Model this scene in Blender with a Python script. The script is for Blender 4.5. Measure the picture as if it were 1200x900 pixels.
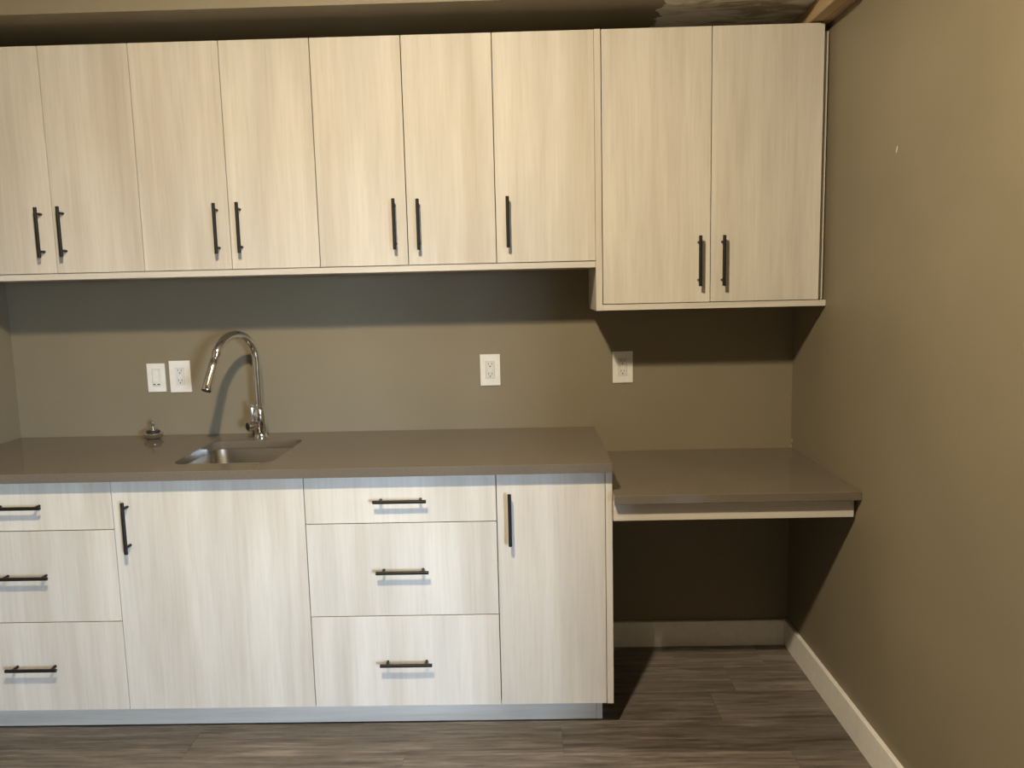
import bpy, bmesh, math, random
from mathutils import Vector, Matrix

for o in list(bpy.data.objects):
    bpy.data.objects.remove(o, do_unlink=True)
SC = bpy.context.scene
COL = SC.collection
random.seed(7)

# ------------------------------------------------------------------ camera
def setup_camera():
    yaw, pit, rol, f = -0.0195, -0.1257, -0.0233, 922.32
    F = Vector((math.sin(yaw)*math.cos(pit), math.cos(yaw)*math.cos(pit), math.sin(pit)))
    R = Vector((math.cos(yaw), -math.sin(yaw), 0))
    U = R.cross(F)
    R2 = math.cos(rol)*R + math.sin(rol)*U
    U2 = -math.sin(rol)*R + math.cos(rol)*U
    cam = bpy.data.cameras.new('camera'); co = bpy.data.objects.new('camera', cam); COL.objects.link(co)
    m = Matrix((R2, U2, -F)).transposed().to_4x4(); m.translation = Vector((2.0339, -3.0733, 1.4785))
    co.matrix_world = m
    cam.sensor_fit = 'HORIZONTAL'; cam.sensor_width = 36.0; cam.lens = f/1200*36.0
    cam.clip_start = 0.05; cam.clip_end = 100
    SC.camera = co
setup_camera()

# ------------------------------------------------------------------ world, daylight, exposure
SC.view_settings.view_transform = 'Standard'
SC.view_settings.look = 'None'
SC.view_settings.gamma = 1.0
SC.view_settings.use_curve_mapping = False
SC.view_settings.exposure = 0.0
W = bpy.data.worlds.new('world'); SC.world = W; W.use_nodes = True
W.node_tree.nodes['Background'].inputs[0].default_value = (0.60, 0.78, 1.0, 1)   # even overcast sky
W.node_tree.nodes['Background'].inputs[1].default_value = 172.0

WARM = (1.0, 0.845, 0.595)
LIGHT_W = (49.0, 109.5)        # ceiling lamp: light thrown down, light thrown to all sides
LIGHT_XY = (1.64, -2.2)
WIN = (3.85, 4.75, 0.50, 1.90)   # window opening x0, x1, z0, z1
Y_FRONT = -5.6
ld = bpy.data.lights.new('daylight_portal', 'AREA'); ld.shape = 'RECTANGLE'      # guides sky sampling through the window, gives no light itself
ld.size = WIN[1]-WIN[0]; ld.size_y = WIN[3]-WIN[2]
ld.cycles.is_portal = True
lo = bpy.data.objects.new('daylight_portal', ld); COL.objects.link(lo)
lo.location = ((WIN[0]+WIN[1])/2, Y_FRONT-0.10, (WIN[2]+WIN[3])/2)
lo.rotation_euler = Vector((0, 1, 0)).to_track_quat('-Z', 'Y').to_euler()

# ------------------------------------------------------------------ materials
def nmat(name):
    m = bpy.data.materials.new(name); m.use_nodes = True
    nt = m.node_tree
    return m, nt, nt.nodes, nt.links, nt.nodes['Principled BSDF']

def ramp(N, stops):
    r = N.new('ShaderNodeValToRGB')
    e = r.color_ramp.elements
    e[0].position, e[0].color = stops[0][0], (*stops[0][1], 1)
    e[1].position, e[1].color = stops[-1][0], (*stops[-1][1], 1)
    for p, c in stops[1:-1]:
        x = e.new(p); x.color = (*c, 1)
    return r

def coords(N, L, scale, rand=True):
    tc = N.new('ShaderNodeTexCoord'); mp = N.new('ShaderNodeMapping')
    mp.inputs['Scale'].default_value = scale
    if rand:
        oi = N.new('ShaderNodeObjectInfo'); mu = N.new('ShaderNodeMath'); mu.operation = 'MULTIPLY'
        mu.inputs[1].default_value = 37.0
        L.new(oi.outputs['Random'], mu.inputs[0])
        ad = N.new('ShaderNodeVectorMath'); ad.operation = 'ADD'
        L.new(tc.outputs['Object'], ad.inputs[0]); L.new(mu.outputs[0], ad.inputs[1])
        L.new(ad.outputs[0], mp.inputs['Vector'])
    else:
        L.new(tc.outputs['Object'], mp.inputs['Vector'])
    return mp

def noise(N, L, vec, scale, detail=4, rough=0.6, dist=0.0):
    n = N.new('ShaderNodeTexNoise'); n.inputs['Scale'].default_value = scale
    n.inputs['Detail'].default_value = detail; n.inputs['Roughness'].default_value = rough
    n.inputs['Distortion'].default_value = dist
    L.new(vec.outputs[0], n.inputs['Vector'])
    return n

def mixc(N, L, fac, a, b, mode='MIX'):
    m = N.new('ShaderNodeMix'); m.data_type = 'RGBA'; m.blend_type = mode
    if isinstance(fac, (int, float)): m.inputs[0].default_value = fac
    else: L.new(fac, m.inputs[0])
    for i, v in ((6, a), (7, b)):
        if isinstance(v, tuple): m.inputs[i].default_value = (*v, 1)
        else: L.new(v, m.inputs[i])
    return m.outputs[2]

def bump(N, L, src, strength, dist=0.001):
    b = N.new('ShaderNodeBump'); b.inputs['Strength'].default_value = strength
    b.inputs['Distance'].default_value = dist
    L.new(src, b.inputs['Height'])
    return b.outputs[0]

def laminate(name, horizontal=False):
    m, nt, N, L, B = nmat(name)
    s = (1.0, 1, 22) if horizontal else (22, 22, 1.0)
    mp = coords(N, L, s)
    n1 = noise(N, L, mp, 0.62, 3, 0.55, 0.5)
    n2 = noise(N, L, mp, 5.0, 4, 0.62, 0.25)
    s3 = (0.8, 1, 6) if horizontal else (6, 6, 0.8)
    mp3 = coords(N, L, s3)
    n3 = noise(N, L, mp3, 1.0, 2, 0.5, 0.6)
    base = ramp(N, [(0.28, (0.535, 0.483, 0.415)), (0.52, (0.60, 0.56, 0.50)), (0.74, (0.645, 0.61, 0.55))])
    L.new(n1.outputs['Fac'], base.inputs[0])
    fine = ramp(N, [(0.28, (0.86, 0.845, 0.825)), (0.55, (1, 1, 1)), (0.8, (1.04, 1.04, 1.04))])
    L.new(n2.outputs['Fac'], fine.inputs[0])
    broad = ramp(N, [(0.32, (0.88, 0.87, 0.86)), (0.62, (1.05, 1.05, 1.05))])
    L.new(n3.outputs['Fac'], broad.inputs[0])
    c = mixc(N, L, 0.62, base.outputs[0], fine.outputs[0], 'MULTIPLY')
    c = mixc(N, L, 0.8, c, broad.outputs[0], 'MULTIPLY')
    L.new(c, B.inputs['Base Color'])
    B.inputs['Roughness'].default_value = 0.5
    B.inputs['Specular IOR Level'].default_value = 0.3
    L.new(bump(N, L, n2.outputs['Fac'], 0.25, 0.0006), B.inputs['Normal'])
    return m

def paint(name, col, var=0.06, rough=0.55, chips=()):
    m, nt, N, L, B = nmat(name)
    mp = coords(N, L, (1, 1, 1), rand=False)
    n1 = noise(N, L, mp, 1.6, 3, 0.55)
    r = ramp(N, [(0.3, tuple(c*(1-var) for c in col)), (0.7, tuple(c*(1+var) for c in col))])
    L.new(n1.outputs['Fac'], r.inputs[0])
    out = r.outputs[0]
    for (px, py, pz, ry, rz, tilt, cc) in chips:          # small nicks in the paint, each with its own shape
        mp2 = N.new('ShaderNodeMapping'); mp2.vector_type = 'TEXTURE'
        mp2.inputs['Location'].default_value = (px, py, pz)
        mp2.inputs['Rotation'].default_value = (tilt, 0, 0)
        mp2.inputs['Scale'].default_value = (1.0, ry, rz)
        tc = N.new('ShaderNodeTexCoord'); L.new(tc.outputs['Object'], mp2.inputs[0])
        ln = N.new('ShaderNodeVectorMath'); ln.operation = 'LENGTH'; L.new(mp2.outputs[0], ln.inputs[0])
        lt = N.new('ShaderNodeMath'); lt.operation = 'LESS_THAN'; lt.inputs[1].default_value = 1.0
        L.new(ln.outputs['Value'], lt.inputs[0])
        out = mixc(N, L, lt.outputs[0], out, cc)
    L.new(out, B.inputs['Base Color'])
    B.inputs['Roughness'].default_value = rough
    B.inputs['Specular IOR Level'].default_value = 0.35
    n2 = noise(N, L, mp, 260, 2, 0.5)
    L.new(bump(N, L, n2.outputs['Fac'], 0.12, 0.0004), B.inputs['Normal'])
    return m

def plain(name, col, rough=0.5, metal=0.0, spec=0.5):
    m, nt, N, L, B = nmat(name)
    mp = coords(N, L, (1, 1, 1))
    n = noise(N, L, mp, 40, 2, 0.5)
    r = ramp(N, [(0.3, tuple(c*0.96 for c in col)), (0.7, tuple(min(1, c*1.04) for c in col))])
    L.new(n.outputs['Fac'], r.inputs[0]); L.new(r.outputs[0], B.inputs['Base Color'])
    B.inputs['Roughness'].default_value = rough; B.inputs['Metallic'].default_value = metal
    B.inputs['Specular IOR Level'].default_value = spec
    return m

WALLC = (0.211, 0.178, 0.120)
M = {}
M['laminate'] = laminate('pale_wood_laminate')
M['laminate_h'] = laminate('pale_wood_laminate_horizontal', True)
M['wall'] = paint('olive_taupe_paint', WALLC)
M['wall_r'] = paint('olive_taupe_paint_nicked', WALLC, 0.09, 0.5, chips=(
    (3.07, -0.8133, 1.825, 0.0035, 0.010, 0.35, (0.7, 0.66, 0.55)),
    (3.07, -0.012, 0.845, 0.006, 0.006, 0.0, (0.55, 0.52, 0.45)),
    (3.07, -0.006, 0.822, 0.004, 0.007, 0.0, (0.55, 0.52, 0.45))))
M['white_paint'] = plain('white_trim_paint', (0.80, 0.775, 0.735), 0.4)
M['ceiling'] = paint('ceiling_paint', (0.20, 0.185, 0.155), 0.03, 0.8)
M['black'] = plain('matt_black_metal', (0.010, 0.009, 0.009), 0.45, 0.0, 0.3)
M['chrome'] = plain('polished_chrome', (0.82, 0.82, 0.82), 0.07, 1.0)
M['rubber'] = plain('black_rubber', (0.012, 0.012, 0.013), 0.5)
M['plastic'] = plain('white_plastic', (0.74, 0.72, 0.68), 0.35)
M['plastic2'] = plain('white_plastic_insert', (0.66, 0.645, 0.61), 0.3)
M['slot'] = plain('dark_socket_slot', (0.03, 0.028, 0.025), 0.6)
M['dark_void'] = plain('dark_board', (0.05, 0.04, 0.03), 0.8)

def quartz():
    m, nt, N, L, B = nmat('taupe_quartz')
    mp = coords(N, L, (1, 1, 1), rand=False)
    n = noise(N, L, mp, 420, 2, 0.7); n2 = noise(N, L, mp, 3, 3, 0.5)
    r = ramp(N, [(0.30, (0.120, 0.098, 0.075)), (0.55, (0.150, 0.124, 0.096)), (0.75, (0.180, 0.150, 0.12))])
    L.new(n.outputs['Fac'], r.inputs[0])
    r2 = ramp(N, [(0.3, (0.95, 0.95, 0.95)), (0.7, (1.04, 1.04, 1.04))]); L.new(n2.outputs['Fac'], r2.inputs[0])
    L.new(mixc(N, L, 1.0, r.outputs[0], r2.outputs[0], 'MULTIPLY'), B.inputs['Base Color'])
    B.inputs['Roughness'].default_value = 0.11; B.inputs['Specular IOR Level'].default_value = 0.5
    return m
M['quartz'] = quartz()

def steel():
    m, nt, N, L, B = nmat('brushed_stainless')
    mp = coords(N, L, (3, 3, 160), rand=False)
    n = noise(N, L, mp, 3, 3, 0.6)
    r = ramp(N, [(0.3, (0.46, 0.45, 0.43)), (0.7, (0.58, 0.57, 0.55))]); L.new(n.outputs['Fac'], r.inputs[0])
    L.new(r.outputs[0], B.inputs['Base Color'])
    B.inputs['Metallic'].default_value = 1.0; B.inputs['Roughness'].default_value = 0.27
    L.new(bump(N, L, n.outputs['Fac'], 0.1, 0.0004), B.inputs['Normal'])
    return m
M['steel'] = steel()

def plank_mat():
    m, nt, N, L, B = nmat('grey_brown_vinyl_plank')
    mp = coords(N, L, (1.3, 16, 16))
    n1 = noise(N, L, mp, 1.3, 6, 0.68, 0.9)
    mp2 = coords(N, L, (3.4, 52, 52))
    n2 = noise(N, L, mp2, 1.5, 6, 0.75, 0.5)
    base = ramp(N, [(0.28, (0.070, 0.059, 0.050)), (0.45, (0.122, 0.103, 0.087)), (0.58, (0.168, 0.144, 0.123)), (0.74, (0.235, 0.206, 0.18))])
    L.new(n1.outputs['Fac'], base.inputs[0])
    fine = ramp(N, [(0.34, (0.50, 0.48, 0.46)), (0.50, (1.05, 1.05, 1.05)), (0.64, (1.6, 1.58, 1.56))])
    L.new(n2.outputs['Fac'], fine.inputs[0])
    c = mixc(N, L, 0.9, base.outputs[0], fine.outputs[0], 'MULTIPLY')
    oi = N.new('ShaderNodeObjectInfo')
    tone = ramp(N, [(0.0, (0.80, 0.79, 0.79)), (0.5, (1.0, 0.99, 0.98)), (1.0, (1.2, 1.17, 1.14))])
    L.new(oi.outputs['Random'], tone.inputs[0])
    c = mixc(N, L, 1.0, c, tone.outputs[0], 'MULTIPLY')
    # pale cathedral rings here and there
    mp3 = coords(N, L, (0.9, 9, 9)); w = N.new('ShaderNodeTexWave'); w.wave_type = 'RINGS'
    w.inputs['Scale'].default_value = 1.6; w.inputs['Distortion'].default_value = 5.0; w.inputs['Detail'].default_value = 3
    L.new(mp3.outputs[0], w.inputs['Vector'])
    wr = ramp(N, [(0.70, (0, 0, 0)), (0.95, (1, 1, 1))]); L.new(w.outputs['Fac'], wr.inputs[0])
    ms = ramp(N, [(0.58, (0, 0, 0)), (0.72, (0.45, 0.45, 0.45))]); L.new(n1.outputs['Fac'], ms.inputs[0])
    mm = N.new('ShaderNodeMath'); mm.operation = 'MULTIPLY'; L.new(wr.outputs[0], mm.inputs[0]); L.new(ms.outputs[0], mm.inputs[1])
    c = mixc(N, L, mm.outputs[0], c, (0.30, 0.265, 0.23))
    L.new(c, B.inputs['Base Color'])
    B.inputs['Roughness'].default_value = 0.42; B.inputs['Specular IOR Level'].default_value = 0.4
    L.new(bump(N, L, n2.outputs['Fac'], 0.25, 0.0006), B.inputs['Normal'])
    return m
M['plank'] = plank_mat()

def pine():
    m, nt, N, L, B = nmat('raw_pine')
    mp = coords(N, L, (30, 1.5, 30), rand=False)
    n = noise(N, L, mp, 1.2, 4, 0.6, 0.6)
    r = ramp(N, [(0.3, (0.34, 0.235, 0.125)), (0.7, (0.50, 0.37, 0.215))]); L.new(n.outputs['Fac'], r.inputs[0])
    L.new(r.outputs[0], B.inputs['Base Color']); B.inputs['Roughness'].default_value = 0.7
    return m
M['pine'] = pine()

def bulkhead_mat():
    # olive paint that stops raggedly where bare board and filler begin
    m, nt, N, L, B = nmat('olive_paint_with_bare_board')
    tc = N.new('ShaderNodeTexCoord'); sx = N.new('ShaderNodeSeparateXYZ'); L.new(tc.outputs['Object'], sx.inputs[0])
    mp = coords(N, L, (1, 1, 1), rand=False)
    n1 = noise(N, L, mp, 14, 5, 0.65)
    a = N.new('ShaderNodeMath'); a.operation = 'MULTIPLY_ADD'; a.inputs[1].default_value = 0.14; L.new(n1.outputs['Fac'], a.inputs[0])
    L.new(sx.outputs['X'], a.inputs[2])
    edge = N.new('ShaderNodeMath'); edge.operation = 'GREATER_THAN'; edge.inputs[1].default_value = 2.575; L.new(a.outputs[0], edge.inputs[0])
    # only the underside is unfinished
    geo = N.new('ShaderNodeNewGeometry'); sn = N.new('ShaderNodeSeparateXYZ'); L.new(geo.outputs['Normal'], sn.inputs[0])
    dn = N.new('ShaderNodeMath'); dn.operation = 'LESS_THAN'; dn.inputs[1].default_value = -0.5; L.new(sn.outputs['Z'], dn.inputs[0])
    both = N.new('ShaderNodeMath'); both.operation = 'MULTIPLY'; L.new(edge.outputs[0], both.inputs[0]); L.new(dn.outputs[0], both.inputs[1])
    mpm = coords(N, L, (3.0, 9.0, 1), rand=False)
    n2 = noise(N, L, mpm, 2.2, 5, 0.6, 1.2)
    fall = N.new('ShaderNodeMapRange'); fall.inputs['From Min'].default_value = 2.60; fall.inputs['From Max'].default_value = 2.80
    fall.inputs['To Min'].default_value = 0.16; fall.inputs['To Max'].default_value = -0.06; L.new(sx.outputs['X'], fall.inputs['Value'])
    ad = N.new('ShaderNodeMath'); ad.operation = 'ADD'; L.new(n2.outputs['Fac'], ad.inputs[0]); L.new(fall.outputs[0], ad.inputs[1])
    mud = ramp(N, [(0.44, (0.34, 0.29, 0.21)), (0.52, (0.55, 0.52, 0.45)), (0.66, (0.72, 0.70, 0.64))]); L.new(ad.outputs[0], mud.inputs[0])
    L.new(mixc(N, L, both.outputs[0], WALLC, mud.outputs[0]), B.inputs['Base Color'])
    B.inputs['Roughness'].default_value = 0.6
    return m
M['bulkhead'] = bulkhead_mat()

def glass():
    m, nt, N, L, B = nmat('window_glass')
    for n in list(N):
        if n.type != 'OUTPUT_MATERIAL': N.remove(n)
    out = [n for n in N if n.type == 'OUTPUT_MATERIAL'][0]
    t = N.new('ShaderNodeBsdfTransparent'); g = N.new('ShaderNodeBsdfGlossy'); g.inputs['Roughness'].default_value = 0.02
    mx = N.new('ShaderNodeMixShader'); mx.inputs[0].default_value = 0.06
    L.new(t.outputs[0], mx.inputs[1]); L.new(g.outputs[0], mx.inputs[2]); L.new(mx.outputs[0], out.inputs[0])
    return m
M['glass'] = glass()

def lamp_mat():
    m, nt, N, L, B = nmat('lit_lamp_lens')
    B.inputs['Base Color'].default_value = (0.9, 0.9, 0.9, 1)
    B.inputs['Emission Color'].default_value = (*WARM, 1); B.inputs['Emission Strength'].default_value = 12
    return m
M['lamp'] = lamp_mat()

# ------------------------------------------------------------------ mesh helpers
def add_box(bm, x0, x1, y0, y1, z0, z1, bev=0.0):
    vs = [bm.verts.new((x, y, z)) for x in (x0, x1) for y in (y0, y1) for z in (z0, z1)]
    q = [(0, 1, 3, 2), (4, 6, 7, 5), (0, 4, 5, 1), (2, 3, 7, 6), (0, 2, 6, 4), (1, 5, 7, 3)]
    fs = [bm.faces.new([vs[i] for i in f]) for f in q]
    if bev > 0:
        es = set(e for f in fs for e in f.edges)
        bmesh.ops.bevel(bm, geom=list(es), offset=bev, segments=1, profile=0.5, affect='EDGES')

def add_lathe(bm, prof, seg=32, origin=(0, 0, 0), axis='Z', cap=True):
    rings = []
    ox, oy, oz = origin
    for r, h in prof:
        ring = []
        for i in range(seg):
            a = 2*math.pi*i/seg
            c, s = r*math.cos(a), r*math.sin(a)
            if axis == 'Z': p = (ox+c, oy+s, oz+h)
            elif axis == 'Y': p = (ox+c, oy+h, oz+s)
            else: p = (ox+h, oy+c, oz+s)
            ring.append(bm.verts.new(p))
        rings.append(ring)
    for a, b in zip(rings, rings[1:]):
        for i in range(seg):
            bm.faces.new((a[i], a[(i+1) % seg], b[(i+1) % seg], b[i]))
    if cap:
        bm.faces.new(rings[0]); bm.faces.new(rings[-1])

def add_tube(bm, pts, rads, seg=20):
    pts = [Vector(p) for p in pts]
    if isinstance(rads, (int, float)): rads = [rads]*len(pts)
    rings = []; prev = None
    for i, p in enumerate(pts):
        t = (pts[min(i+1, len(pts)-1)] - pts[max(i-1, 0)]).normalized()
        if prev is None:
            u = t.orthogonal().normalized()
        else:
            u = (prev - t*prev.dot(t)).normalized()
        prev = u; v = t.cross(u)
        rings.append([bm.verts.new(p + rads[i]*(math.cos(2*math.pi*k/seg)*u + math.sin(2*math.pi*k/seg)*v)) for k in range(seg)])
    for a, b in zip(rings, rings[1:]):
        for k in range(seg):
            bm.faces.new((a[k], a[(k+1) % seg], b[(k+1) % seg], b[k]))
    bm.faces.new(rings[0]); bm.faces.new(rings[-1])

def mesh_of(bm, name, mat, smooth=False):
    bmesh.ops.recalc_face_normals(bm, faces=bm.faces)
    me = bpy.data.meshes.new(name); bm.to_mesh(me); bm.free()
    me.materials.append(mat)
    if smooth:
        me.polygons.foreach_set('use_smooth', [True]*len(me.polygons))
        try: me.set_sharp_from_angle(angle=math.radians(38))
        except Exception: pass
    return me

def link(name, me, parent=None, loc=(0, 0, 0)):
    o = bpy.data.objects.new(name, me); COL.objects.link(o)
    o.location = loc
    if parent is not None: o.parent = parent
    return o

def obj(name, bm, mat, parent=None, loc=(0, 0, 0), smooth=False):
    return link(name, mesh_of(bm, name, mat, smooth), parent, loc)

def box(name, b, mat, parent=None, bev=0.0, origin=None):
    """b = world extents; origin puts the local origin at that world point (relative to the parent)"""
    x0, x1, y0, y1, z0, z1 = b
    c = origin or ((x0+x1)/2, (y0+y1)/2, (z0+z1)/2)
    bm = bmesh.new()
    add_box(bm, x0-c[0], x1-c[0], y0-c[1], y1-c[1], z0-c[2], z1-c[2], bev)
    base = Vector((0, 0, 0)); p = parent
    while p is not None:
        base += p.location; p = p.parent
    return obj(name, bm, mat, parent, tuple(Vector(c)-base))

def thing(name, label, cat, loc, group=None):
    o = bpy.data.objects.new(name, None); COL.objects.link(o); o.location = loc
    o.empty_display_size = 0.1
    return tag(o, label, cat, group)

def tag(o, label, cat, group=None):
    o['label'] = label; o['category'] = cat
    if group: o['group'] = group
    return o

def struct(name, boxes, mat, label=None, cat=None, bev=0.0):
    bm = bmesh.new()
    for b in boxes: add_box(bm, *b, bev)
    o = obj(name, bm, mat); o['kind'] = 'structure'
    if label: o['label'] = label
    if cat: o['category'] = cat
    return o

# ------------------------------------------------------------------ dimensions (metres; back wall is y = 0, left wall is x = 0)
XR = 3.07
H = 2.74
dU, dB, dC = 0.3274, 0.61, 0.6485
zC, tC = 0.9143, 0.030
zUt, zUd, zUb, zTd, zTb = 2.3143, 1.5526, 1.5308, 1.4024, 1.3805
Y_JOG = -2.9
XF = 5.2
T = 0.12

# ------------------------------------------------------------------ room shell
struct('wall_back', [(-T, XR+T, 0, T, 0, H)], M['wall'], 'olive taupe painted wall behind the cabinets and sink', 'wall')
struct('wall_left', [(-T, 0, Y_FRONT-T, 0, 0, H)], M['wall'], 'olive taupe painted wall at the closed end of the counter', 'wall')
struct('wall_right', [(XR, XR+T, Y_JOG, 0, 0, H)], M['wall_r'], 'olive taupe painted side wall with small paint nicks beside the desk', 'wall')
struct('wall_return', [(XR+T, XF+T, Y_JOG, Y_JOG+T, 0, H)], M['wall'], 'olive taupe wall turning away from the side wall', 'wall')
struct('wall_far', [(XF, XF+T, Y_FRONT-T, Y_JOG, 0, H)], M['wall'], 'olive taupe end wall beside the window', 'wall')
struct('wall_front', [(0, WIN[0], Y_FRONT-T, Y_FRONT, 0, H), (WIN[1], XF, Y_FRONT-T, Y_FRONT, 0, H),
                      (WIN[0], WIN[1], Y_FRONT-T, Y_FRONT, 0, WIN[2]), (WIN[0], WIN[1], Y_FRONT-T, Y_FRONT, WIN[3], H)],
       M['wall'], 'olive taupe wall holding the window, facing the cabinets', 'wall')
struct('ceiling', [(-T, XF+T, Y_FRONT-T, T, H, H+0.1)], M['ceiling'], 'painted ceiling of the room', 'ceiling')

struct('ground_outside', [(-40, 40, -60, Y_FRONT-T-0.01, -0.3, -0.1)], plain('grey_earth', (0.075, 0.07, 0.055), 0.9), 'bare ground outside the window', 'ground')
win = thing('window_1', 'large white framed window opposite the cabinets', 'window', ((WIN[0]+WIN[1])/2, Y_FRONT-T/2, WIN[2]))
win['kind'] = 'structure'
def window():
    x0, x1, z0, z1 = WIN; y0, y1 = Y_FRONT-0.09, Y_FRONT-0.03
    w = 0.06
    bm = bmesh.new()
    add_box(bm, x0, x0+w, y0, y1, z0, z1, 0.003); add_box(bm, x1-w, x1, y0, y1, z0, z1, 0.003)
    add_box(bm, x0+w, x1-w, y0, y1, z0, z0+w, 0.003); add_box(bm, x0+w, x1-w, y0, y1, z1-w, z1, 0.003)
    xm = (x0+x1)/2
    add_box(bm, xm-0.03, xm+0.03, y0, y1, z0+w, z1-w, 0.003)
    base = -win.location
    obj('window_frame', bm, M['white_paint'], win, tuple(base))
    for a, b in ((x0+w, xm-0.03), (xm+0.03, x1-w)):
        box('pane', (a, b, Y_FRONT-0.062, Y_FRONT-0.056, z0+w, z1-w), M['glass'], win)
window()

# floor with single planks
def build_floor():
    f = struct('floor', [(-T, XF+T, Y_FRONT-T, T, -0.06, -0.004)], M['dark_void'], 'dark grey brown wood plank vinyl floor', 'floor')
    pw, pl, g = 0.185, 1.22, 0.0003
    cache = {}
    def plank(xa, xb, yc, w):
        ln = round(xb-xa, 3); key = (ln, round(w, 3))
        if key not in cache:
            bm = bmesh.new(); add_box(bm, -ln/2+g, ln/2-g, -w/2+g, w/2-g, -0.004, 0.0, 0.0004)
            cache[key] = mesh_of(bm, 'plank', M['plank'])
        link('plank', cache[key], f, ((xa+xb)/2, yc, 0))
    # joints seen in the photograph fix the start of the rows by the toe kick
    joints = {3: [0.905, 2.1405], 1: [2.768], 2: [1.45], 4: [1.62]}
    y = 0.0; row = 0
    edges = [0.0]
    while edges[-1] > Y_FRONT:
        edges.append(edges[-1] - (0.1885 if len(edges) == 1 else pw))
    for row, (ya, yb) in enumerate(zip(edges, edges[1:])):
        yb = max(yb, Y_FRONT)
        if ya-yb < 0.02: continue
        x_end = XR if (ya+yb)/2 > Y_JOG else XF
        j = joints.get(row)
        start = (j[0] % pl) if j else random.uniform(0.15, 1.2)
        xs = [0.0]; x = start
        while x < x_end-0.05:
            if x > 0.05: xs.append(x)
            x += pl
        xs.append(x_end)
        for a, b in zip(xs, xs[1:]): plank(a, b, (ya+yb)/2, ya-yb)
build_floor()

# baseboards: flat board with a chamfered top edge
def baseboard(name, pts_profile_axis, a, b, fixed, label):
    # profile in (depth, z)
    prof = [(0, 0.0), (0.0148, 0.0), (0.0148, 0.1044), (0.0138, 0.1054), (0, 0.1054)]
    bm = bmesh.new(); rings = []
    for t in (a, b):
        ring = []
        for d, z in prof:
            if pts_profile_axis == 'x': ring.append(bm.verts.new((t, fixed-d, z)))
            else: ring.append(bm.verts.new((fixed-d, t, z)))
        rings.append(ring)
    n = len(prof)
    for i in range(n): bm.faces.new((rings[0][i], rings[0][(i+1) % n], rings[1][(i+1) % n], rings[1][i]))
    bm.faces.new(rings[0]); bm.faces.new(rings[1])
    o = obj(name, bm, M['white_paint']); o['kind'] = 'structure'; o['label'] = label; o['category'] = 'baseboard'
baseboard('baseboard_back', 'x', 2.30, XR-0.0148, 0.0, 'white baseboard on the back wall below the desk')
baseboard('baseboard_right', 'y', 0.0, Y_JOG, XR, 'white baseboard running along the nicked side wall')

# bulkhead above the cabinets, its underside left unfinished near the side wall
Z_SOF, Y_SOF = 2.372, -0.452
bk = struct('wall_bulkhead', [(0, XR, Y_SOF, 0, Z_SOF, H)], M['bulkhead'], 'olive painted bulkhead above the wall cabinets, bare filler patches on its underside', 'bulkhead')
st = box('wood_stud', (2.9975, XR-0.0005, -0.62, -0.02, 2.319, Z_SOF-0.0005), M['pine'], None, 0.002)
tag(st, 'raw pine stud under the bulkhead above the tall cabinet', 'stud')

# ceiling lamp: the warm light of the room
def downlight(x, y):
    t = thing('recessed_ceiling_light', 'round white recessed ceiling light in front of the cabinets', 'ceiling light', (x, y, H))
    bm = bmesh.new(); add_lathe(bm, [(0.055, -0.001), (0.075, -0.001), (0.078, -0.006), (0.057, -0.012), (0.055, -0.008), (0.055, -0.001)], 40, cap=False)
    obj('trim_ring', bm, M['white_paint'], t, smooth=True)
    bm = bmesh.new(); add_lathe(bm, [(0.0545, -0.001), (0.0545, -0.006)], 40)
    obj('lens', bm, M['lamp'], t)
    l = bpy.data.lights.new('ceiling_light_beam', 'AREA'); l.shape = 'DISK'; l.size = 0.10; l.energy = LIGHT_W[0]; l.color = WARM
    lo = bpy.data.objects.new('ceiling_light_beam', l); COL.objects.link(lo); lo.location = (x, y, H-0.014)
    l = bpy.data.lights.new('ceiling_light_glow', 'POINT'); l.shadow_soft_size = 0.045; l.energy = LIGHT_W[1]; l.color = WARM
    lo = bpy.data.objects.new('ceiling_light_glow', l); COL.objects.link(lo); lo.location = (x, y, H-0.075)
downlight(*LIGHT_XY)

# ------------------------------------------------------------------ bar pulls
def pull_mesh(vertical):
    bm = bmesh.new(); Lh = 0.171; r = 0.0058
    ax = 'Z' if vertical else 'X'
    add_lathe(bm, [(r-0.0008, -Lh/2), (r, -Lh/2+0.0008), (r, Lh/2-0.0008), (r-0.0008, Lh/2)], 18, (0, -0.032, 0), ax)
    for s in (-0.064, 0.064):
        o = (0, 0, s) if vertical else (s, 0, 0)
        add_lathe(bm, [(0.0045, -0.032), (0.0045, 0.0)], 14, o, 'Y')
    return mesh_of(bm, 'bar_pull', M['black'], True)
PULL_V, PULL_H = pull_mesh(True), pull_mesh(False)

def front(name, parent, x0, x1, z0, z1, yface, pull=None, vertical=True, g=0.0014, th=0.019):
    """a slab door or drawer front with its bar pull"""
    d = box(name, (x0+g, x1-g, -yface, -yface+th, z0+g, z1-g), M['laminate'], parent, 0.0007)
    if pull:
        base = parent.location + d.location
        h = link('bar_pull', PULL_V if vertical else PULL_H, d, (pull[0]-base.x, -yface-base.y, pull[1]-base.z))
        h['label'] = 'black metal bar pull'
    return d

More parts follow.
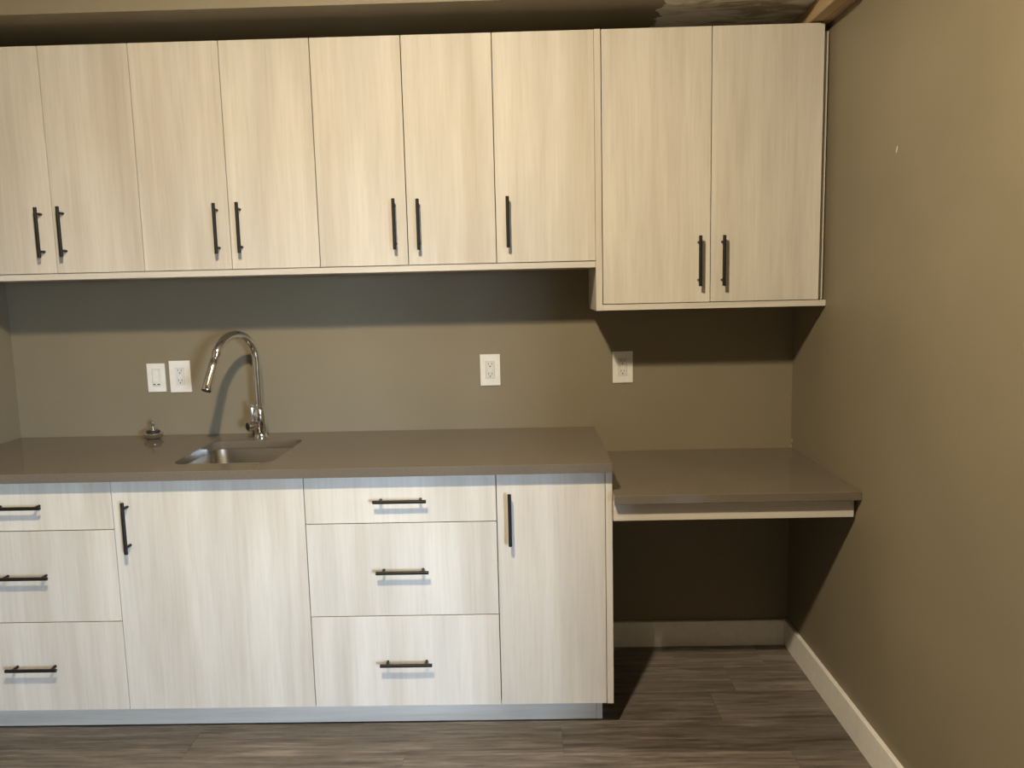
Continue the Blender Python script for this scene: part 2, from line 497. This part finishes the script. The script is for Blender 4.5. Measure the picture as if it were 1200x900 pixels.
def carcass(parent, x0, x1, z0, z1, depth, top=True, t=0.016, kick=None):
    bm = bmesh.new(); g = 0.0004; yb, yf = -0.001, -depth
    add_box(bm, x0+g, x0+t, yf, yb, z0, z1); add_box(bm, x1-t, x1-g, yf, yb, z0, z1)
    add_box(bm, x0+t, x1-t, yf, yb, z0, z0+t)
    add_box(bm, x0+t, x1-t, yb-0.006, yb, z0+t, z1)
    if top: add_box(bm, x0+t, x1-t, yf, yb-0.006, z1-t, z1)
    else: add_box(bm, x0+t, x1-t, yf, yf+0.02, z1-0.05, z1)
    c = ((x0+x1)/2, -depth/2, (z0+z1)/2)
    for v in bm.verts: v.co -= Vector(c)
    return obj('body', bm, M['laminate'], parent, tuple(Vector(c)-parent.location))

# ------------------------------------------------------------------ wall cabinets
U = [0.0975, 0.4046, 0.7117, 1.0189, 1.3262, 1.6329, 1.9375, 2.2790]
def wall_cabinet(label, x0, x1, doors, zb, group):
    t = thing('wall_cabinet', label, 'cabinet', ((x0+x1)/2, -dU/2, zb), group)
    carcass(t, x0, x1, zb, zUt-0.002, dU-0.0205)
    for a, b, hx, hz in doors:
        front('door', t, a, b, zb, zUt, dU, (hx, hz))
    return t
G = 'pale wood wall cabinets'
hz = 1.6915
t = wall_cabinet('short two-door wall cabinet above the dimmer switch, at the end of the row', U[0], U[2], [(U[0], U[1], 0.3653, hz+.001), (U[1], U[2], 0.4424, hz+.002)], zUd, G)
box('filler_strip', (0.0005, U[0]-0.0008, -dU, -0.30, zUd+0.0014, zUt-0.001), M['laminate'], t, 0.0007)
wall_cabinet('short two-door wall cabinet straight above the kitchen faucet', U[2], U[4], [(U[2], U[3], 0.979, hz), (U[3], U[4], 1.058, hz+.001)], zUd, G)
wall_cabinet('short two-door wall cabinet next to the single-door one', U[4], U[6], [(U[4], U[5], 1.592, hz), (U[5], U[6], 1.6742, hz-.003)], zUd, G)
wall_cabinet('short single-door wall cabinet against the side of the tall cabinet', U[6], U[7], [(U[6], U[7]+.0005, 1.9793, hz-.002)], zUd, G)
bp = box('valance_board', (0.0005, U[7]-0.0008, -dU, -0.001, zUb, zUd-0.0012), M['laminate_h'], None, 0.0007)
tag(bp, 'long pale wood board running under the short wall cabinets', 'board')

def tall_cabinet():
    t = thing('tall_wall_cabinet', 'taller two-door wall cabinet hanging lower above the desk', 'cabinet', (2.675, -dU/2, zTb), G)
    box('side_panel', (2.2790, 2.3008, -dU, -0.001, zTb, zUt), M['laminate'], t, 0.0007)
    box('side_panel', (3.0510, XR-0.006, -dU+0.022, -0.001, zTd, zUt-0.022), M['laminate'], t, 0.0007)
    box('bottom_panel', (2.3011, XR-0.001, -dU, -0.001, zTb+0.0006, zTd-0.001), M['laminate_h'], t, 0.0007)
    box('top_panel', (2.3011, 3.0490, -dU+0.0205, -0.001, zUt-0.020, zUt-0.003), M['laminate_h'], t)
    box('back_panel', (2.3011, 3.0490, -0.008, -0.001, zTd, zUt-0.021), M['laminate'], t)
    front('door', t, 2.3022, 2.6717, zTd, zUt, dU, (2.6312, 1.5430))
    front('door', t, 2.6717, 3.0443, zTd, zUt, dU, (2.7115, 1.5425))
tall_cabinet()

# ------------------------------------------------------------------ base cabinets
Bx = [0.0720, 0.6782, 1.3054, 1.9267, 2.2771, 2.2990]
zFb, zFt = 0.0919, 0.8795
def base_cab(name, label, x0, x1):
    t = thing(name, label, 'cabinet', ((x0+x1)/2, -dB/2, zFb), 'pale wood base cabinets')
    carcass(t, x0, x1, zFb+0.001, zC-tC-0.0008, dB-0.0205, top=False)
    return t
def drawers(t, x0, x1, cx, z):
    for a, b, h in ((z[1], zFt, 0.8), (z[0], z[1], 0.565), (zFb, z[0], 0.25)):
        front('drawer', t, x0, x1, a, b, dB, (cx, h), False)
t = base_cab('drawer_cabinet', 'three-drawer base cabinet at the counter end farthest from the desk', Bx[0], Bx[1]); drawers(t, Bx[0], Bx[1], 0.376, (0.403, 0.716))
box('filler_strip', (0.0005, Bx[0]-0.0008, -dB, -0.585, zFb+0.0014, zFt-0.001), M['laminate'], t, 0.0007)
t = base_cab('sink_cabinet', 'wide single-door base cabinet below the steel sink', Bx[1], Bx[2]); front('door', t, Bx[1], Bx[2], zFb, zFt, dB, (0.728, 0.7275))
t = base_cab('drawer_cabinet', 'three-drawer base cabinet between the sink cabinet and the narrow door cabinet', Bx[2], Bx[3]); drawers(t, Bx[2], Bx[3], 1.6185, (0.4075, 0.722))
t = base_cab('narrow_cabinet', 'narrow single-door base cabinet beside the desk opening', Bx[3], Bx[4]); front('door', t, Bx[3], Bx[4], zFb, zFt, dB, (1.9696, 0.733))
box('side_panel', (Bx[4]+0.0005, Bx[5], -dB, -0.001, zFb, zC-tC-0.0008), M['laminate'], t, 0.0007)

def toe_kick():
    t = thing('toe_kick', 'grey wood toe kick under the base cabinets on the floor', 'toe kick', (1.13, -0.56, 0))
    z0 = 0.005
    box('kick_board', (0.0005, 2.2455, -0.5525, -0.536, z0, zFb-0.0005), M['laminate_h'], t, 0.0007)
    box('end_board', (2.2462, 2.2663, -0.5525, -0.02, z0, zFb-0.0005), M['laminate_h'], t, 0.0007)
    bm = bmesh.new(); add_lathe(bm, [(0.028, 0.0), (0.028, 0.006), (0.016, 0.012), (0.016, zFb-0.001)], 20)
    me = mesh_of(bm, 'leveling_foot', M['rubber'], True)
    for x in (0.12, 0.66, 1.28, 1.90, 2.20):
        for y in (-0.50, -0.08): link('leveling_foot', me, t, (x-1.13, y+0.56, 0))
toe_kick()

# ------------------------------------------------------------------ countertop with sink cut-out
def rrect(x0, x1, y0, y1, r, seg=8):
    pts = []
    for cx, cy, a0 in ((x1-r, y1-r, 0), (x0+r, y1-r, 90), (x0+r, y0+r, 180), (x1-r, y0+r, 270)):
        for k in range(seg+1):
            a = math.radians(a0+90*k/seg); pts.append((cx+r*math.cos(a), cy+r*math.sin(a)))
    return pts
SX0, SX1, SY0, SY1 = 0.846, 1.186, -0.546, -0.150
XCT = 2.2961
def countertop():
    bm = bmesh.new()
    outer = [(0.0008, -dC), (XCT, -dC), (XCT, -0.0008), (0.0008, -0.0008)]
    inner = rrect(SX0, SX1, SY0, SY1, 0.045)
    tops = []
    for z in (zC, zC-tC):
        vo = [bm.verts.new((x, y, z)) for x, y in outer]; vi = [bm.verts.new((x, y, z)) for x, y in inner]
        es = [bm.edges.new((v[i], v[(i+1) % len(v)])) for v in (vo, vi) for i in range(len(v))]
        bmesh.ops.triangle_fill(bm, edges=es, use_beauty=True)
        tops.append((vo, vi))
    for k in (0, 1):
        a, b = tops[0][k], tops[1][k]
        for i in range(len(a)):
            j = (i+1) % len(a); bm.faces.new((a[i], a[j], b[j], b[i]))
    bm.normal_update()
    es = [e for e in bm.edges if len(e.link_faces) == 2 and e.calc_face_angle(0) > 1.2 and all(v.co.z > zC-0.001 for v in e.verts)]
    bmesh.ops.bevel(bm, geom=es, offset=0.0018, segments=2, profile=0.5, affect='EDGES')
    o = obj('countertop', bm, M['quartz'])
    tag(o, 'long taupe quartz countertop with sink cut-out on the base cabinets', 'countertop')
countertop()

def sink():
    t = thing('sink', 'undermount stainless steel sink bowl set below the taupe countertop', 'sink', ((SX0+SX1)/2, (SY0+SY1)/2, zC-tC))
    bm = bmesh.new(); rings = []
    e = 0.004
    lev = [(-0.022, 0.045, -0.0008), (-0.007, 0.051, -0.0008), (-0.006, 0.051, -0.004), (0.0, 0.052, -0.15), (0.012, 0.055, -0.176), (0.035, 0.06, -0.188), (0.10, 0.05, -0.191), (0.125, 0.042, -0.1925)]
    for ins, r, z in lev:
        rings.append([bm.verts.new((x-t.location.x, y-t.location.y, z)) for x, y in rrect(SX0+ins, SX1-ins, SY0+ins, SY1-ins, r)])
    n = len(rings[0])
    for a, b in zip(rings, rings[1:]):
        for i in range(n): bm.faces.new((a[i], a[(i+1) % n], b[(i+1) % n], b[i]))
    bm.faces.new(rings[-1])
    b = obj('bowl', bm, M['steel'], t, smooth=True)
    sol = b.modifiers.new('sheet', 'SOLIDIFY'); sol.thickness = 0.0012; sol.offset = -1
    bm = bmesh.new(); add_lathe(bm, [(0.045, 0.0), (0.043, 0.003), (0.036, 0.003), (0.030, 0.0005), (0.004, 0.0005)], 32, (0, 0, -0.192))
    obj('drain', bm, M['chrome'], t, smooth=True)
sink()

# ------------------------------------------------------------------ faucet
def faucet():
    bx, by = 1.0, -0.093
    t = thing('kitchen_faucet', 'polished chrome gooseneck pull-down faucet behind the sink', 'faucet', (bx, by, zC))
    bm = bmesh.new()
    add_lathe(bm, [(0.0265, 0.0), (0.0265, 0.004), (0.0235, 0.008), (0.0225, 0.014), (0.0225, 0.030), (0.0245, 0.036), (0.0245, 0.105), (0.0235, 0.112), (0.0175, 0.118)], 36)
    obj('faucet_body', bm, M['chrome'], t, smooth=True)
    # side handle: short barrel turned to the room, with an upright lever close to the body
    bm = bmesh.new()
    d = Vector((-0.66, -0.75, 0)).normalized()
    add_tube(bm, [Vector((0, 0, 0.050))+d*s for s in (0.010, 0.030, 0.048, 0.052, 0.053)], [0.0180, 0.0195, 0.0195, 0.0185, 0.0165], 28)
    hb = obj('handle_barrel', bm, M['chrome'], t, smooth=True)
    bm = bmesh.new(); add_tube(bm, [Vector((0, 0, 0.050))+d*s for s in (0.0525, 0.0538)], [0.0155, 0.0150], 24)
    obj('barrel_cap', bm, M['rubber'], hb, smooth=True)
    bm = bmesh.new()
    add_tube(bm, [Vector((0, 0, 0.050))+d*0.031+Vector((0, 0, 0.014+s)) for s in (0, 0.03, 0.066, 0.072)], [0.0078, 0.0074, 0.0066, 0.0045], 18)
    obj('lever', bm, M['chrome'], hb, smooth=True)
    # gooseneck
    phi = math.radians(115); dx, dy = math.cos(phi), -math.sin(phi)
    r, zc, A = 0.100, 1.218-zC, math.radians(155)
    pts = [(0, 0, 0.10), (0, 0, 0.16), (0, 0, 0.22)]
    for k in range(0, 33):
        a = A*k/32; pts.append((dx*r*(1-math.cos(a)), dy*r*(1-math.cos(a)), zc+r*math.sin(a)))
    bm = bmesh.new(); add_tube(bm, pts, 0.0148, 28)
    obj('gooseneck', bm, M['chrome'], t, smooth=True)
    P = Vector(pts[-1]); Tn = Vector((dx*math.sin(A), dy*math.sin(A), math.cos(A)))
    bm = bmesh.new()
    prof = [(-0.006, 0.0158), (0.006, 0.0164), (0.009, 0.0150), (0.022, 0.0136), (0.028, 0.0136), (0.031, 0.0152), (0.055, 0.0160), (0.125, 0.0188), (0.139, 0.0192), (0.143, 0.0184)]
    add_tube(bm, [P+Tn*s for s, _ in prof], [q for _, q in prof], 28)
    sh = obj('spray_head', bm, M['chrome'], t, smooth=True)
    bm = bmesh.new(); add_tube(bm, [P+Tn*s for s in (0.1425, 0.147)], [0.0165, 0.0157], 24)
    obj('spray_nozzle', bm, M['rubber'], sh, smooth=True)
faucet()

def strainer():
    t = thing('sink_strainer', 'chrome sink basket strainer with black rubber ring on the countertop', 'strainer', (0.572, -0.075, zC))
    bm = bmesh.new()
    add_lathe(bm, [(0.014, 0.0), (0.022, 0.0012), (0.031, 0.007), (0.0365, 0.014), (0.0385, 0.019), (0.0385, 0.0215), (0.035, 0.0235), (0.020, 0.0245)], 40)
    obj('basket', bm, M['chrome'], t, smooth=True)
    bm = bmesh.new(); add_lathe(bm, [(0.023, 0.0246), (0.0255, 0.026), (0.0255, 0.030), (0.023, 0.0315), (0.008, 0.0315)], 32)
    obj('rubber_ring', bm, M['rubber'], t, smooth=True)
    bm = bmesh.new(); add_lathe(bm, [(0.010, 0.0317), (0.0065, 0.0345), (0.0060, 0.052), (0.0085, 0.055), (0.0085, 0.064), (0.0055, 0.067)], 20)
    obj('stem', bm, M['chrome'], t, smooth=True)
strainer()

# ------------------------------------------------------------------ desk
def desk():
    dD, zD, tD = 0.6667, 0.8141, 0.0289
    t = thing('desk', 'lower taupe quartz desk slab fixed between the base cabinets and side wall', 'desk', (2.68, -0.33, zD-0.09))
    x0, x1 = Bx[5]+0.0008, XR-0.0008
    box('desktop', (x0, x1, -dD, -0.0008, zD-tD, zD), M['quartz'], t, 0.0015)
    a = box('apron', (x0+0.0002, XR-0.010, -0.632, -0.613, 0.7223, zD-tD-0.0004), M['laminate_h'], t, 0.0007)
    a['label'] = 'pale wood apron board below the desk edge'
    box('wall_cleat', (x0+0.02, XR-0.03, -0.019, -0.0008, zD-tD-0.06, zD-tD-0.0004), M['laminate_h'], t)
    box('side_cleat', (XR-0.020, XR-0.0012, -0.60, -0.03, zD-tD-0.04, zD-tD-0.0004), M['laminate_h'], t)
desk()

# ------------------------------------------------------------------ wall plates
def wall_plate(name, x0, x1, z0, z1, label, cat, group, kind, slots=None):
    cx, cz = (x0+x1)/2, (z0+z1)/2
    t = thing(name, label, cat, (cx, 0, cz), group)
    w, h = x1-x0, z1-z0
    bm = bmesh.new()
    # plate with a window for the insert
    iw, ih = 0.0345, 0.068
    d0, d1 = -0.0055, -0.0003
    add_box(bm, -w/2, -iw/2, d0, d1, -h/2, h/2); add_box(bm, iw/2, w/2, d0, d1, -h/2, h/2)
    add_box(bm, -iw/2, iw/2, d0, d1, -h/2, -ih/2); add_box(bm, -iw/2, iw/2, d0, d1, ih/2, h/2)
    obj('plate', bm, M['plastic'], t)
    g = 0.0007
    if kind == 'socket':
        ins = box('receptacle', (cx-iw/2+g, cx+iw/2-g, -0.0066, -0.0004, cz-ih/2+g, cz+ih/2-g), M['plastic2'], t, 0.0008)
        for s in (-1, 1):
            zc = s*0.0195
            bm = bmesh.new()
            add_box(bm, -0.0075, -0.0055, -0.0003, 0.0003, zc+0.001, zc+0.0085)
            add_box(bm, 0.0055, 0.0075, -0.0003, 0.0003, zc+0.0015, zc+0.008)
            add_lathe(bm, [(0.0026, -0.0003), (0.0026, 0.0003)], 12, (0, 0, zc-0.0055), 'Y')
            o = obj('socket_holes', bm, M['slot'], ins, (0, -0.0033, 0))
        for s in (-1, 1):
            box('test_button', (cx-0.006, cx+0.006, -0.0076, -0.0066, cz+s*0.0035-0.0025, cz+s*0.0035+0.0025), M['plastic'], ins, 0.0004)
    else:
        ins = box('dimmer_face', (cx-iw/2+g, cx+iw/2-g, -0.0062, -0.0004, cz-ih/2+g, cz+ih/2-g), M['plastic2'], t, 0.0008)
        box('rocker', (cx-0.0125, cx+0.008, -0.0088, -0.0062, cz-0.017, cz+0.028), M['plastic'], ins, 0.001)
        box('slider_slot', (cx-0.013, cx+0.013, -0.0067, -0.0062, cz-0.0285, cz-0.0245), M['slot'], ins)
        box('slide_knob', (cx-0.004, cx+0.003, -0.0088, -0.0067, cz-0.0290, cz-0.0240), M['plastic'], ins, 0.0005)
    return t
wall_plate('light_switch', 0.5325, 0.6035, 1.0890, 1.2015, 'small white wall switch with sliding dimmer beside the socket near the faucet', 'switch', None, 'switch')
GS = 'white wall sockets above the counters'
wall_plate('wall_socket', 0.6215, 0.7045, 1.0860, 1.2105, 'white wall socket beside the dimmer switch', 'socket', GS, 'socket')
wall_plate('wall_socket', 1.8510, 1.9285, 1.0870, 1.2095, 'white wall socket alone on the wall below the short single-door cabinet', 'socket', GS, 'socket')
wall_plate('wall_socket', 2.3695, 2.4475, 1.0870, 1.2097, 'white wall socket below the tall cabinet, half in its shadow', 'socket', GS, 'socket')
